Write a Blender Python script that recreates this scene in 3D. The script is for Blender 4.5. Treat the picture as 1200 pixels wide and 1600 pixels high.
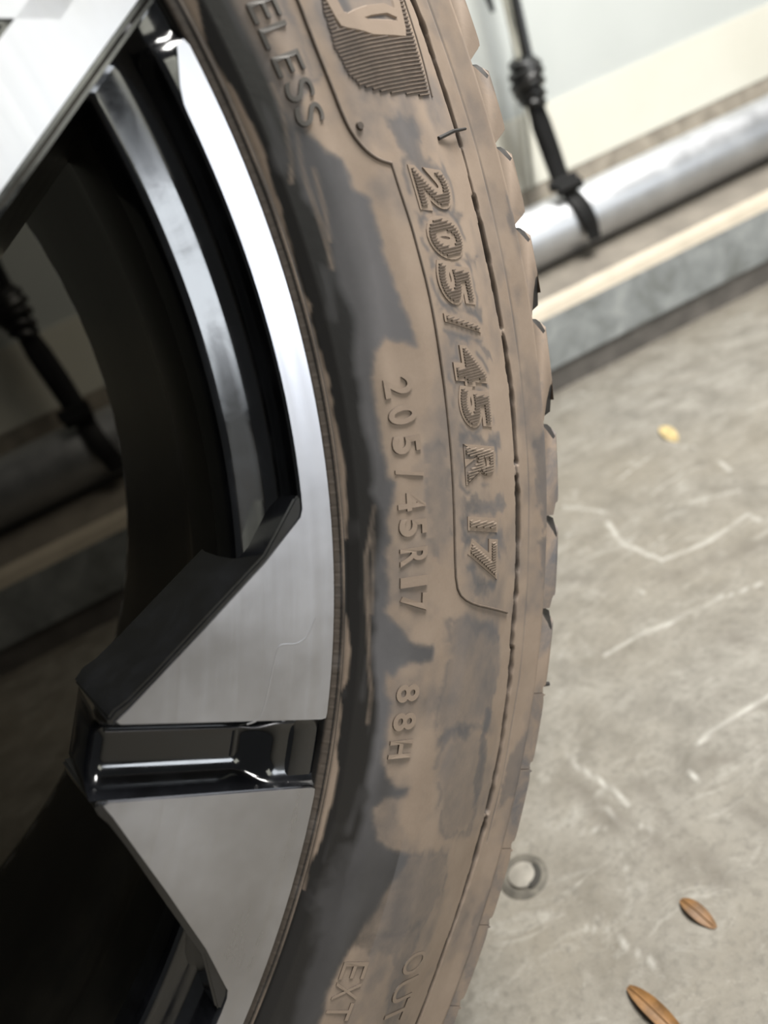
import bpy, bmesh, math, random
import numpy as np
from mathutils import Vector, Matrix

for o in list(bpy.data.objects):
    bpy.data.objects.remove(o, do_unlink=True)
SC = bpy.context.scene
COL = SC.collection
S = 0.001                      # everything below is written in millimetres
rng = np.random.default_rng(7)
random.seed(7)

# ------------------------------------------------------------------ camera
CAM_H = 302.7
cd = bpy.data.cameras.new('camera')
cam = bpy.data.objects.new('camera', cd)
COL.objects.link(cam)
right = Vector((0.8784, -0.3046, -0.3682)); down = Vector((-0.4569, -0.3097, -0.8338)); fwd = Vector((0.1399, 0.9007, -0.4113))
rot = Matrix((right, -down, -fwd)).transposed().to_quaternion()
cam.rotation_mode = 'QUATERNION'
cam.rotation_quaternion = rot
cam.location = (0, 0, CAM_H*S)
cd.sensor_fit = 'VERTICAL'
cd.sensor_height = 36.0
cd.lens = 27.0                 # 1200 px focal length on a 1600 px tall frame
cd.clip_start = 0.01
cd.dof.use_dof = True
cd.dof.focus_distance = 0.205
cd.dof.aperture_fstop = 9.5
SC.camera = cam

# ------------------------------------------------------------------ world, lamps, exposure
W = bpy.data.worlds.new('room_air'); SC.world = W
W.use_nodes = True
W.node_tree.nodes['Background'].inputs[0].default_value = (0.93, 0.97, 0.98, 1)
W.node_tree.nodes['Background'].inputs[1].default_value = 0.07
def area(name, loc, target, size, size_y, power, col):
    d = bpy.data.lights.new(name, 'AREA'); d.shape = 'RECTANGLE'; d.size = size; d.size_y = size_y
    d.energy = power; d.color = col
    o = bpy.data.objects.new(name, d); COL.objects.link(o); o.location = loc
    o.rotation_euler = (Vector(target)-Vector(loc)).to_track_quat('-Z', 'Y').to_euler()
    return o
area('doorway_daylight', (1.56, -1.54, 0.46), (0.05, 0.25, 0.3), 0.66, 0.62, 10, (0.88, 0.94, 1.0))
area('ceiling_tube_lamp', (0.78, 0.24, 1.62), (0.4, 0.45, 0.1), 1.1, 0.25, 29, (1.0, 0.98, 0.94))
area('added_falloff_light', (0.60, 0.16, 0.92), (0.2, 0.45, 0.25), 0.32, 0.20, 7.0, (1.0, 0.97, 0.92))  # added unseen light, set close so brightness falls off down the tyre
area('added_spoke_fill', (1.05, -1.85, 1.30), (0.0, 0.2, 0.35), 1.1, 0.7, 6.5, (1.0, 1.0, 0.86))  # added unseen panel, placed to reflect in and brighten the spoke face
vs = SC.view_settings
vs.view_transform = 'Standard'; vs.look = 'None'; vs.gamma = 1.0; vs.use_curve_mapping = False
vs.exposure = 0.32
# ------------------------------------------------------------------ helpers
def mk(name, verts, faces, mats, parent=None, smooth=True, fm=None):
    me = bpy.data.meshes.new(name)
    me.from_pydata([tuple(float(c)*S for c in v) for v in verts], [], faces)
    for m in (mats if isinstance(mats, (list, tuple)) else [mats]): me.materials.append(m)
    if fm is not None: me.polygons.foreach_set('material_index', fm)
    if smooth: me.polygons.foreach_set('use_smooth', [True]*len(me.polygons))
    me.update()
    o = bpy.data.objects.new(name, me); COL.objects.link(o)
    if parent: o.parent = parent
    return o
def fix(o):
    bm = bmesh.new(); bm.from_mesh(o.data); bmesh.ops.recalc_face_normals(bm, faces=bm.faces); bm.to_mesh(o.data); bm.free(); return o
def bevel(o, w, seg=2, ang=0.6):
    bm = bmesh.new(); bm.from_mesh(o.data)
    es = [e for e in bm.edges if len(e.link_faces) == 2 and e.calc_face_angle(0) > ang]
    bmesh.ops.bevel(bm, geom=es, offset=w*S, segments=seg, affect='EDGES', clamp_overlap=True)
    bmesh.ops.recalc_face_normals(bm, faces=bm.faces)
    bm.to_mesh(o.data); bm.free(); return o
def autosmooth(o, ang=35):
    me = o.data
    bm = bmesh.new(); bm.from_mesh(me)
    for e in bm.edges:
        e.smooth = not (len(e.link_faces) == 2 and e.calc_face_angle(0) > math.radians(ang))
    for f in bm.faces: f.smooth = True
    bm.to_mesh(me); bm.free(); return o
def tag(o, label=None, cat=None, group=None, kind=None):
    if label: o['label'] = label
    if cat: o['category'] = cat
    if group: o['group'] = group
    if kind: o['kind'] = kind
    return o
def empty(name, loc=(0, 0, 0)):
    o = bpy.data.objects.new(name, None); COL.objects.link(o); o.location = Vector(loc)*S
    o.empty_display_size = 0.02; return o
def tube(path, rad, n=8, closed=False):
    P = [Vector(p) for p in path]; V = []; F = []
    m = len(P)
    up = None
    for i, p in enumerate(P):
        t = (P[min(i+1, m-1)]-P[max(i-1, 0)]).normalized()
        if up is None:
            a = Vector((0, 0, 1)) if abs(t.z) < .9 else Vector((1, 0, 0))
            up = (a - t*a.dot(t)).normalized()
        else: up = (up - t*up.dot(t)).normalized()
        s = t.cross(up); r = rad[i] if isinstance(rad, (list, tuple)) else rad
        rx, ry = r if isinstance(r, (list, tuple)) else (r, r)
        for k in range(n):
            a = 2*math.pi*k/n
            V.append(p + up*math.cos(a)*ry + s*math.sin(a)*rx)
    for i in range(m-1):
        for k in range(n):
            F.append((i*n+k, i*n+(k+1) % n, (i+1)*n+(k+1) % n, (i+1)*n+k))
    F.append(tuple(range(n))[::-1]); F.append(tuple(range((m-1)*n, m*n)))
    return V, F

# ------------------------------------------------------------------ materials (procedural)
def newmat(name):
    m = bpy.data.materials.new(name); m.use_nodes = True
    nt = m.node_tree; b = nt.nodes['Principled BSDF']
    return m, nt, b
def tc(nt): return nt.nodes.new('ShaderNodeTexCoord').outputs['Object']
def noise(nt, scale, detail=4, rough=.6, vec=None, dist=0):
    n = nt.nodes.new('ShaderNodeTexNoise'); n.inputs['Scale'].default_value = scale
    n.inputs['Detail'].default_value = detail; n.inputs['Roughness'].default_value = rough; n.inputs['Distortion'].default_value = dist
    nt.links.new(vec if vec is not None else tc(nt), n.inputs['Vector']); return n.outputs['Fac']
def ramp(nt, fac, stops):
    r = nt.nodes.new('ShaderNodeValToRGB'); nt.links.new(fac, r.inputs[0])
    el = r.color_ramp.elements
    while len(el) < len(stops): el.new(0.5)
    for e, (p, c) in zip(el, stops): e.position = p; e.color = (*c, 1) if len(c) == 3 else c
    return r.outputs[0]
def g3(v): return (v, v, v)
def mix(nt, fac, a, b, mode='MIX'):
    n = nt.nodes.new('ShaderNodeMix'); n.data_type = 'RGBA'; n.blend_type = mode
    if hasattr(fac, 'links'): nt.links.new(fac, n.inputs[0])
    else: n.inputs[0].default_value = fac
    for k, x in ((6, a), (7, b)):
        if hasattr(x, 'links'): nt.links.new(x, n.inputs[k])
        else: n.inputs[k].default_value = (*x, 1)
    return n.outputs[2]
def math_(nt, op, a, b=None, clamp=False):
    n = nt.nodes.new('ShaderNodeMath'); n.operation = op; n.use_clamp = clamp
    for k, x in ((0, a), (1, b)):
        if x is None: continue
        if hasattr(x, 'links'): nt.links.new(x, n.inputs[k])
        else: n.inputs[k].default_value = x
    return n.outputs[0]
def attr(nt, name):
    n = nt.nodes.new('ShaderNodeAttribute'); n.attribute_name = name; return n.outputs['Fac']
def bump(nt, b, h, strength=.3, dist=.001):
    n = nt.nodes.new('ShaderNodeBump'); n.inputs['Strength'].default_value = strength; n.inputs['Distance'].default_value = dist
    nt.links.new(h, n.inputs['Height']); nt.links.new(n.outputs[0], b.inputs['Normal'])
def simple(name, col, rough=.5, metal=0, coat=0, nscale=0, namt=.25, bstr=0, spec=.5):
    m, nt, b = newmat(name)
    b.inputs['Roughness'].default_value = rough; b.inputs['Metallic'].default_value = metal
    b.inputs['Coat Weight'].default_value = coat; b.inputs['Coat Roughness'].default_value = .04
    b.inputs['Specular IOR Level'].default_value = spec
    if nscale:
        f = noise(nt, nscale)
        nt.links.new(ramp(nt, f, [(.3, tuple(c*(1-namt) for c in col)), (.7, tuple(min(1, c*(1+namt)) for c in col))]), b.inputs['Base Color'])
        if bstr: bump(nt, b, f, bstr, .0008)
    else: b.inputs['Base Color'].default_value = (*col, 1)
    return m

BROWN = (0.315, 0.243, 0.188); BROWN2 = (0.250, 0.188, 0.142); HAZE = (0.122, 0.117, 0.121); RUB = (0.022, 0.0205, 0.0195)
# rubber with the dust film: 'dirt' = brown dust cover, 'haze' = thin grey film, both laid down per vertex as stains
M_TYRE, nt, b = newmat('dusty_tyre_rubber')
di = attr(nt, 'dirt'); ha = attr(nt, 'haze')
n1 = noise(nt, 320, 5, .65); n2 = noise(nt, 60, 4, .6); n3 = noise(nt, 1400, 2, .5)
w = math_(nt, 'MULTIPLY', math_(nt, 'SUBTRACT', n1, .5), .38)
de = math_(nt, 'ADD', di, math_(nt, 'MULTIPLY', w, math_(nt, 'MULTIPLY', math_(nt, 'SUBTRACT', 1.0, di), math_(nt, 'MULTIPLY', di, 4.0))), True)
he = math_(nt, 'MULTIPLY', ha, math_(nt, 'ADD', .55, math_(nt, 'MULTIPLY', n2, .9)), True)
c = mix(nt, he, RUB, HAZE)
br = mix(nt, ramp(nt, n2, [(.3, g3(0)), (.72, g3(1))]), BROWN, BROWN2)
br = mix(nt, math_(nt, 'MULTIPLY', n3, .25), br, (.38, .305, .245))
c = mix(nt, de, c, br)
nt.links.new(c, b.inputs['Base Color'])
nt.links.new(math_(nt, 'ADD', .34, math_(nt, 'MULTIPLY', math_(nt, 'MAXIMUM', de, he), .45)), b.inputs['Roughness'])
b.inputs['Specular IOR Level'].default_value = .4
bump(nt, b, n1, .10, .0004)

def dusty(name, amt):
    m, nt, b = newmat(name)
    n1 = noise(nt, 75, 5, .62, dist=.5)
    n2 = noise(nt, 50, 4, .6)
    f = ramp(nt, n1, [(max(0, .62-amt*.6), g3(0)), (min(1, .92-amt*.6), g3(1))])
    c = mix(nt, f, HAZE if amt > .3 else RUB, mix(nt, n2, BROWN, BROWN2))
    nt.links.new(c, b.inputs['Base Color']); b.inputs['Roughness'].default_value = .7
    bump(nt, b, noise(nt, 900, 3), .12, .0004)
    return m
M_BLOCK = dusty('tread_block_rubber', .74)
M_BLOCK2 = dusty('worn_tread_block_rubber', .48)
M_LETTER = dusty('dusty_letter_rubber', 1.0)
M_DARKRUB = simple('edge_shade_rubber', (.085, .066, .052), .6, nscale=400)  # darker walls of raised letters: edge shade put into the colour
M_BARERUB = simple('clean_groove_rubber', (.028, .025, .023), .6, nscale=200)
M_HAZEL = simple('grey_film_rubber', (.085, .076, .066), .6, nscale=120)
M_LETTER2 = simple('thin_dust_rubber', (.20, .155, .12), .7, nscale=300)
M_RIB2 = simple('dust_filled_rib', (.225, .175, .135), .7, nscale=300)
M_RIB = simple('rib_rubber', (.135, .103, .080), .65, nscale=300)
M_BLACK, nt, b = newmat('gloss_black_paint')
b.inputs['Base Color'].default_value = (.0035, .0037, .0045, 1); b.inputs['Roughness'].default_value = .12
b.inputs['Coat Weight'].default_value = 1; b.inputs['Coat Roughness'].default_value = .03
fd = noise(nt, 70, 6, .65, dist=.6)
nt.links.new(ramp(nt, fd, [(.45, (.0035, .0037, .0045)), (.85, (.010, .011, .014))]), b.inputs['Base Color'])
nt.links.new(ramp(nt, fd, [(.4, g3(.10)), (.8, g3(.32))]), b.inputs['Roughness'])
nt.links.new(ramp(nt, fd, [(.35, g3(.05)), (.75, g3(.26))]), b.inputs['Coat Roughness'])
M_BARREL, nt, b = newmat('barrel_dark_paint')
fd = noise(nt, 55, 5, .6, dist=.4)
nt.links.new(ramp(nt, fd, [(.4, (.006, .006, .0055)), (.8, (.020, .018, .014))]), b.inputs['Base Color'])
b.inputs['Roughness'].default_value = .32
M_SILVER, nt, b = newmat('machined_aluminium')
mp = nt.nodes.new('ShaderNodeMapping'); nt.links.new(tc(nt), mp.inputs[0]); mp.inputs['Scale'].default_value = (1, 1, 1)
sep = nt.nodes.new('ShaderNodeVectorMath'); sep.operation = 'LENGTH'; nt.links.new(mp.outputs[0], sep.inputs[0])
comb = nt.nodes.new('ShaderNodeCombineXYZ'); nt.links.new(sep.outputs['Value'], comb.inputs[0])
lathe = noise(nt, 2600, 3, .6, comb.outputs[0])
cl = noise(nt, 28, 4, .6)
nt.links.new(mix(nt, ramp(nt, cl, [(.35, g3(0)), (.7, g3(1))]), (.46, .46, .49), (.60, .60, .635)), b.inputs['Base Color'])
b.inputs['Metallic'].default_value = 1
lr = noise(nt, 420, 4, .65, comb.outputs[0])
nt.links.new(ramp(nt, math_(nt, 'ADD', math_(nt, 'MULTIPLY', cl, .6), math_(nt, 'MULTIPLY', lr, .4)), [(.35, g3(.26)), (.62, g3(.44))]), b.inputs['Roughness'])
bump(nt, b, lathe, .12, .00012)
M_STRAP = simple('black_webbing', (.006, .006, .006), .6, spec=.25, nscale=900, namt=.4, bstr=.3)
M_CORDGLOSS = simple('black_cord', (.008, .008, .008), .35)

# ------------------------------------------------------------------ setting
def gridobj(name, x0, x1, y0, y1, st, m, zf=None):
    nx = max(2, int((x1-x0)/st)+1); ny = max(2, int((y1-y0)/st)+1)
    X, Y = np.meshgrid(np.linspace(x0, x1, nx), np.linspace(y0, y1, ny))
    return X, Y, nx, ny
def gfaces(nx, ny, wrap=False):
    i = np.arange(nx-1); j = np.arange(ny-1)
    I, J = np.meshgrid(i, j); a = (J*nx+I).ravel()
    return np.stack([a, a+1, a+1+nx, a+nx], 1).tolist()
def seg_dist(px, py, pts):
    d = np.full(px.shape, 1e9)
    for (ax, ay), (bx, by) in zip(pts[:-1], pts[1:]):
        vx, vy = bx-ax, by-ay; L = vx*vx+vy*vy+1e-9
        t = np.clip(((px-ax)*vx+(py-ay)*vy)/L, 0, 1)
        d = np.minimum(d, np.hypot(px-ax-t*vx, py-ay-t*vy))
    return d
def inside(px, py, pts):
    r = np.zeros(px.shape, bool); n = len(pts)
    for i in range(n):
        ax, ay = pts[i]; bx, by = pts[(i+1) % n]
        if ay == by: continue
        cnd = ((ay > py) != (by > py)) & (px < (bx-ax)*(py-ay)/(by-ay)+ax)
        r ^= cnd
    return r
def vnoise(x, y, seed=0):
    r = np.random.default_rng(seed); G = r.random((64, 64))
    xi = np.floor(x).astype(int); yi = np.floor(y).astype(int); fx = x-xi; fy = y-yi
    fx = fx*fx*(3-2*fx); fy = fy*fy*(3-2*fy)
    g = lambda a, b_: G[a % 64, b_ % 64]
    return (g(xi, yi)*(1-fx)+g(xi+1, yi)*fx)*(1-fy)+(g(xi, yi+1)*(1-fx)+g(xi+1, yi+1)*fx)*fy

SCR= [(3, [(223.0, 462.0), (213.0, 428.0), (218.0, 391.0), (251.0, 384.0), (275.0, 388.0), (286.0, 389.0), (285.0, 378.0)]), (2.5, [(139.0, 341.0), (163.0, 340.0), (189.0, 335.0)]), (1.5, [(189.0, 335.0), (214.0, 334.0), (239.0, 326.0)]), (2, [(215.0, 514.0), (230.0, 476.0)]), (1.5, [(260.0, 507.0), (305.0, 518.0)]), (1.5, [(259.0, 464.0), (302.0, 473.0)]), (2.5, [(325.0, 462.0), (319.0, 444.0)]), (1.5, [(274.0, 432.0), (305.0, 416.0)]), (1.5, [(323.0, 529.0), (329.0, 496.0)]), (2, [(135.0, 255.0), (155.0, 256.0), (180.0, 257.0)]), (2, [(81.0, 290.0), (84.0, 268.0), (88.0, 244.0)]), (1.5, [(79.0, 249.0), (78.0, 238.0)]), (1.2, [(47.0, 199.0), (53.0, 175.0)]), (1.5, [(39.0, 206.0), (41.0, 203.0)]), (1.2, [(61.0, 247.0), (73.0, 240.0)]), (1, [(72.0, 231.0), (62.0, 207.0)]), (2.5, [(120.0, 242.0), (121.0, 238.0)]), (1.2, [(85.0, 233.0), (89.0, 226.0)]), (2, [(352.0, 705.0), (352.0, 693.0)]), (1.2, [(189.0, 416.0), (213.0, 416.0)]), (1, [(213.0, 409.0), (243.0, 413.0)]), (2, [(190.0, 377.0), (189.0, 372.0)]), (1.2, [(179.0, 473.0), (201.0, 472.0)])]
DRK= [(4, [(77.0, 280.0), (76.0, 240.0)]), (2.5, [(99.0, 252.0), (94.0, 218.0), (94.0, 193.0)]), (3, [(83.0, 226.0), (87.0, 204.0)]), (4, [(195.0, 307.0), (199.0, 296.0)]), (3, [(123.0, 212.0), (128.0, 202.0)]), (3, [(162.0, 426.0), (175.0, 410.0)]), (6, [(211.0, 372.0), (253.0, 363.0), (271.0, 356.0)]), (2, [(255.0, 425.0), (256.0, 420.0)]), (3, [(318.0, 474.0), (316.0, 468.0)]), (3, [(129.0, 244.0), (143.0, 238.0)]), (2, [(177.0, 296.0), (177.0, 295.0)]), (5, [(379.0, 607.0), (391.0, 594.0)])]
M_FLOOR, nt, b = newmat('worn_concrete')
mpf = nt.nodes.new('ShaderNodeMapping'); nt.links.new(tc(nt), mpf.inputs[0]); mpf.inputs['Scale'].default_value = (.45, 1.0, 1); mpf.inputs['Rotation'].default_value = (0, 0, .12)
f1 = noise(nt, 6, 6, .65, dist=.3); f2 = noise(nt, 34, 7, .74, dist=.4); f3 = noise(nt, 240, 4, .6); f4 = noise(nt, 60, 6, .7, mpf.outputs[0], 1.0)
c = ramp(nt, f2, [(.30, (.125, .114, .094)), (.5, (.218, .203, .175)), (.70, (.300, .284, .250))])
c = mix(nt, ramp(nt, f1, [(.38, g3(0)), (.65, g3(.6))]), c, (.205, .180, .138))
c = mix(nt, ramp(nt, f4, [(.54, g3(0)), (.74, g3(.6))]), c, (.42, .405, .365))
c = mix(nt, ramp(nt, f4, [(.26, g3(.55)), (.44, g3(0))]), c, (.135, .122, .098))
c = mix(nt, ramp(nt, f3, [(.50, g3(0)), (.72, g3(.6))]), c, (.12, .109, .09))
c = mix(nt, ramp(nt, noise(nt, 130, 5, .7), [(.62, g3(0)), (.75, g3(.55))]), c, (.40, .385, .345))
c = mix(nt, math_(nt, 'MULTIPLY', attr(nt, 'scratch'), math_(nt, 'ADD', .25, f3), True), c, (.52, .505, .465))
c = mix(nt, math_(nt, 'MULTIPLY', attr(nt, 'grime'), .75), c, (.115, .100, .080))
nt.links.new(c, b.inputs['Base Color'])
nt.links.new(ramp(nt, f2, [(.3, g3(.5)), (.7, g3(.75))]), b.inputs['Roughness'])
bump(nt, b, f3, .25, .0012)
xs = np.concatenate([[-4000, -1500, -500, -100], np.arange(-40, 660, 2.2), [760, 1200, 2500, 4000]])
ys = np.concatenate([[-4000, -1500, -300, 60], np.arange(120, 742, 2.2), [800, 900]])
X, Y = np.meshgrid(xs, ys); px, py = X.ravel(), Y.ravel()
scr = np.zeros(px.shape); grm = np.zeros(px.shape)
nz = vnoise(px/6, py/6, 3)
for wd, pts in SCR:
    d = seg_dist(px+2*(vnoise(px/9, py/9, 5)-.5), py+2*(vnoise(px/9, py/9, 6)-.5), pts)
    scr = np.maximum(scr, np.clip(1.2-d/(wd*.62), 0, 1)*(.25+.75*nz)*min(1, wd/1.7)*1.25)
for wd, pts in DRK:
    d = seg_dist(px+6*(vnoise(px/14, py/14, 8)-.5), py+6*(vnoise(px/14, py/14, 9)-.5), pts)
    grm = np.maximum(grm, np.clip(1.2-d/(wd*1.8), 0, 1)*(.3+.7*nz)*.8)
# dirt band swept up along the kerb
grm = np.maximum(grm, np.clip(1-(727-py)/(14+16*vnoise(px/35, py*0+.5, 11)), 0, 1)*.45*(py < 730))
floor = mk('floor', np.stack([px, py, np.zeros_like(px)], 1), gfaces(len(xs), len(ys)), M_FLOOR)
for nm, v in (('scratch', scr), ('grime', grm)):
    floor.data.attributes.new(nm, 'FLOAT', 'POINT').data.foreach_set('value', np.clip(v, 0, 1).astype(np.float32))
tag(floor, kind='structure', label='worn grey concrete floor with white scratches')

def prism(name, prof, x0, x1, m, parent=None, fm=None, closed=True):
    n = len(prof); V = [(x0, y, z) for y, z in prof]+[(x1, y, z) for y, z in prof]
    F = [(i, (i+1) % n, n+(i+1) % n, n+i) for i in range(n)] + [tuple(range(n))[::-1], tuple(range(n, 2*n))]
    o = mk(name, V, F, m, parent, smooth=False, fm=(fm+[0, 0]) if fm else None); return fix(o)

M_WALL, nt, b = newmat('painted_wall')
f1 = noise(nt, 5, 4); f2 = noise(nt, 60, 4)
c = ramp(nt, f1, [(.3, (.47, .495, .48)), (.7, (.52, .545, .53))])
c = mix(nt, ramp(nt, f2, [(.62, g3(0)), (.8, g3(.35))]), c, (.55, .55, .50))
nt.links.new(c, b.inputs['Base Color']); b.inputs['Roughness'].default_value = .45
M_BOARD, nt, b = newmat('cream_painted_board')
f1 = noise(nt, 9, 4); f2 = noise(nt, 70, 4)
c = ramp(nt, f1, [(.3, (.63, .615, .535)), (.7, (.68, .668, .59))])
c = mix(nt, ramp(nt, f2, [(.62, g3(0)), (.85, g3(.4))]), c, (.62, .58, .46))
nt.links.new(c, b.inputs['Base Color']); b.inputs['Roughness'].default_value = .5
M_GAPSHADE = simple('gap_shade_brown', (.30, .265, .215), .8, nscale=45, namt=.35, bstr=.3)  # brown tone that carries the shade of the gap above the pipe
M_KERB, nt, b = newmat('grey_kerb_paint')
f1 = noise(nt, 22, 6, .7, dist=.5)
nt.links.new(ramp(nt, f1, [(.3, (.13, .135, .125)), (.5, (.24, .255, .255)), (.68, (.36, .375, .37))]), b.inputs['Base Color']); b.inputs['Roughness'].default_value = .6
M_EDGE = simple('worn_cream_edge', (.50, .44, .35), .6, nscale=30, namt=.12)
M_LEDGE = simple('dusty_ledge', (.20, .178, .148), .75, nscale=25, namt=.25)
M_FOOT = simple('kerb_foot_dark', (.115, .105, .095), .7, nscale=40, namt=.3)  # darker tone for the recessed foot of the kerb
M_PIPE, nt, b = newmat('galvanised_pipe')
f1 = noise(nt, 30, 4, .6)
nt.links.new(ramp(nt, f1, [(.3, (.46, .47, .49)), (.7, (.58, .59, .61))]), b.inputs['Base Color'])
b.inputs['Metallic'].default_value = .85
nt.links.new(ramp(nt, f1, [(.3, g3(.40)), (.7, g3(.52))]), b.inputs['Roughness'])

X0, X1 = -1900, 2600
wall = prism('wall_back', [(846, 0), (900, 0), (900, 2400), (846, 2400)], X0, X1, M_WALL)
tag(wall, kind='structure', label='white painted wall behind the wheel')
board = prism('trim_1', [(843.6, 191), (846, 191), (846, 264), (843.6, 264)], X0, X1, M_BOARD)
tag(board, kind='structure', label='cream painted board along the foot of the wall')
shade_strip = prism('trim_2', [(844.6, 100), (846, 100), (846, 191), (844.6, 191)], X0, X1, M_GAPSHADE)  # strip coloured brown to paint the shade between pipe and board
tag(shade_strip, kind='structure', label='brown strip painting the shade above the pipe, below the cream board')
kerb = prism('baseboard_back', [(729, 27), (729, 80), (733, 89), (742, 95), (843, 121), (843, 0), (733, 0), (733, 27)], X0, X1,
             [M_KERB, M_EDGE, M_LEDGE, M_FOOT], fm=[0, 1, 1, 2, 0, 0, 3, 3])
tag(kerb, kind='structure', label='grey kerb with a cream worn edge along the wall')

# ------------------------------------------------------------------ pipe, straps, cable
pr = 32.5; PY, PZ = 806, 145
n = 48
V, F = [], []
for x in (X0, X1):
    for k in range(n):
        a = 2*math.pi*k/n; V.append((x, PY+pr*math.cos(a), PZ+pr*math.sin(a)))
F = [(k, (k+1) % n, n+(k+1) % n, n+k) for k in range(n)]+[tuple(range(n)), tuple(range(n, 2*n))]
pipe = empty('handrail_pipe', (500, PY, 95))
def rel(V, root): return [Vector(v)-root.location/S for v in V]
p = fix(mk('tube', rel(V, pipe), F, M_PIPE, pipe)); autosmooth(p)
for x in (-1300, -800, 1400, 2000):   # saddles that carry the pipe on the ledge
    V, F = tube([(x, PY, 93), (x, PY, 116)], [(20, 20), (14, 14)], 16)
    fix(mk('saddle', rel(V, pipe), F, M_PIPE, pipe))
tag(pipe, 'thick shiny galvanised steel pipe running along the wall above the kerb', 'pipe')

def strap(x, label):
    r = empty('tie_strap', (x, PY-6, PZ+pr))
    # twisted cord rising from the knot
    V, F = tube([(x+2, 798, 296), (x+5, 799, 330), (x+9, 800, 380), (x+16, 802, 460), (x+20, 806, 560)], [(7, 6), (5.5, 5.5), (4.8, 4.8), (4.5, 4.5), (4.5, 4.5)], 10)
    autosmooth(fix(mk('cord', rel(V, r), F, M_CORDGLOSS, r)))
    V, F = tube([(x-6, 801, 298), (x-5, 802, 330), (x-2, 803, 380), (x+6, 804, 460), (x+14, 806, 560)], [(1.9, 1.9)]*5, 8)
    autosmooth(fix(mk('thin_cord', rel(V, r), F, simple_wire, r)))
    # knot: coils stacked and a loop
    V, F = [], []
    for k, (zz, rx, ry) in enumerate(((310, 11, 9), (303, 14.5, 12), (295, 15.5, 13), (287, 14, 12), (279, 11.5, 10), (272, 9.5, 8.5))):
        P = [(x-4+rx*math.cos(a), 797+ry*math.sin(a), zz+3.2*math.sin(a+k)) for a in np.linspace(0, 2*math.pi, 21)]
        v, f = tube(P, 4.3, 8); o = len(V); V += v; F += [tuple(i+o for i in q) for q in f]
    v, f = tube([(x-4, 797, 314), (x-4, 797, 266)], [(9, 8), (8, 7)], 10); o = len(V); V += v; F += [tuple(i+o for i in q) for q in f]
    autosmooth(fix(mk('knot', rel(V, r), F, M_CORDGLOSS, r)))
    # webbing between knot and pipe
    V, F = tube([(x-3, 797, 272), (x-2, 797, 250), (x, 796, 220), (x+1, 795, 200), (x+1, 792, 186)], [(5, 9), (5, 11.5), (4.5, 11.5), (4.5, 11), (4, 10.5)], 12)
    autosmooth(fix(mk('webbing', rel(V, r), F, M_STRAP, r)))
    V, F = tube([(x-7, 794, 268), (x-6, 793, 245), (x-5, 792, 222)], [(2.5, 4), (2.5, 4), (1.2, 2)], 8)
    autosmooth(fix(mk('loose_end', rel(V, r), F, M_STRAP, r)))
    # buckle on top of the pipe
    V, F = [], []
    for P in ([(x-16, 788, 189), (x+15, 786, 189)], [(x-13, 780.5, 183), (x+15, 778.5, 183)]):
        v, f = tube(P, [(4.5, 6), (4.5, 6)], 10); o = len(V); V += v; F += [tuple(i+o for i in q) for q in f]
    autosmooth(fix(mk('buckle', rel(V, r), F, M_STRAP, r)))
    # tail over the front of the pipe
    P = []
    for a in np.radians(np.linspace(122, 196, 13)):
        P.append((x+3+5*(1-math.sin(a)), PY+(pr+3.6)*math.cos(a), PZ+(pr+3.6)*math.sin(a)))
    P.append((x+9, PY-36, PZ-22))
    V, F = tube(P, [(10, 2.6)]*(len(P)-1)+[(8, 2)], 10)
    autosmooth(fix(mk('tail', rel(V, r), F, M_STRAP, r)))
    tag(r, label, 'strap', 'straps knotted round the pipe')
simple_wire = simple('pale_cord', (.40, .39, .33), .6)
strap(443, 'black knotted strap hanging over the pipe beside the tyre tread')
strap(-114, 'black knotted strap seen through the opening between the wheel spokes')
V, F = tube([(452, 836, 262), (455, 836, 200), (456, 834, 186)], 2.2, 8)
V, F = tube([(470, 842, 460), (468, 842, 350), (452, 834, 285), (440, 834, 230), (431, 834, 188)], 2.4, 8)
cab = mk('wall_cable', V, F, simple_wire); autosmooth(fix(cab))
tag(cab, 'thin pale cable running down the wall behind the strap', 'cable')
V, F = tube([(424.5, 800, 362.5), (424, 800, 372), (422, 800, 390), (418, 801, 430), (416, 802, 560)], [(2.2, 2.2), (3.2, 3.2), (3.4, 3.4), (3.4, 3.4), (3.4, 3.4)], 10)
ce = mk('cord_end', V, F, M_CORDGLOSS); autosmooth(fix(ce))
tag(ce, 'short loose black cord end hanging at the top beside the tread', 'cord')

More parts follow.
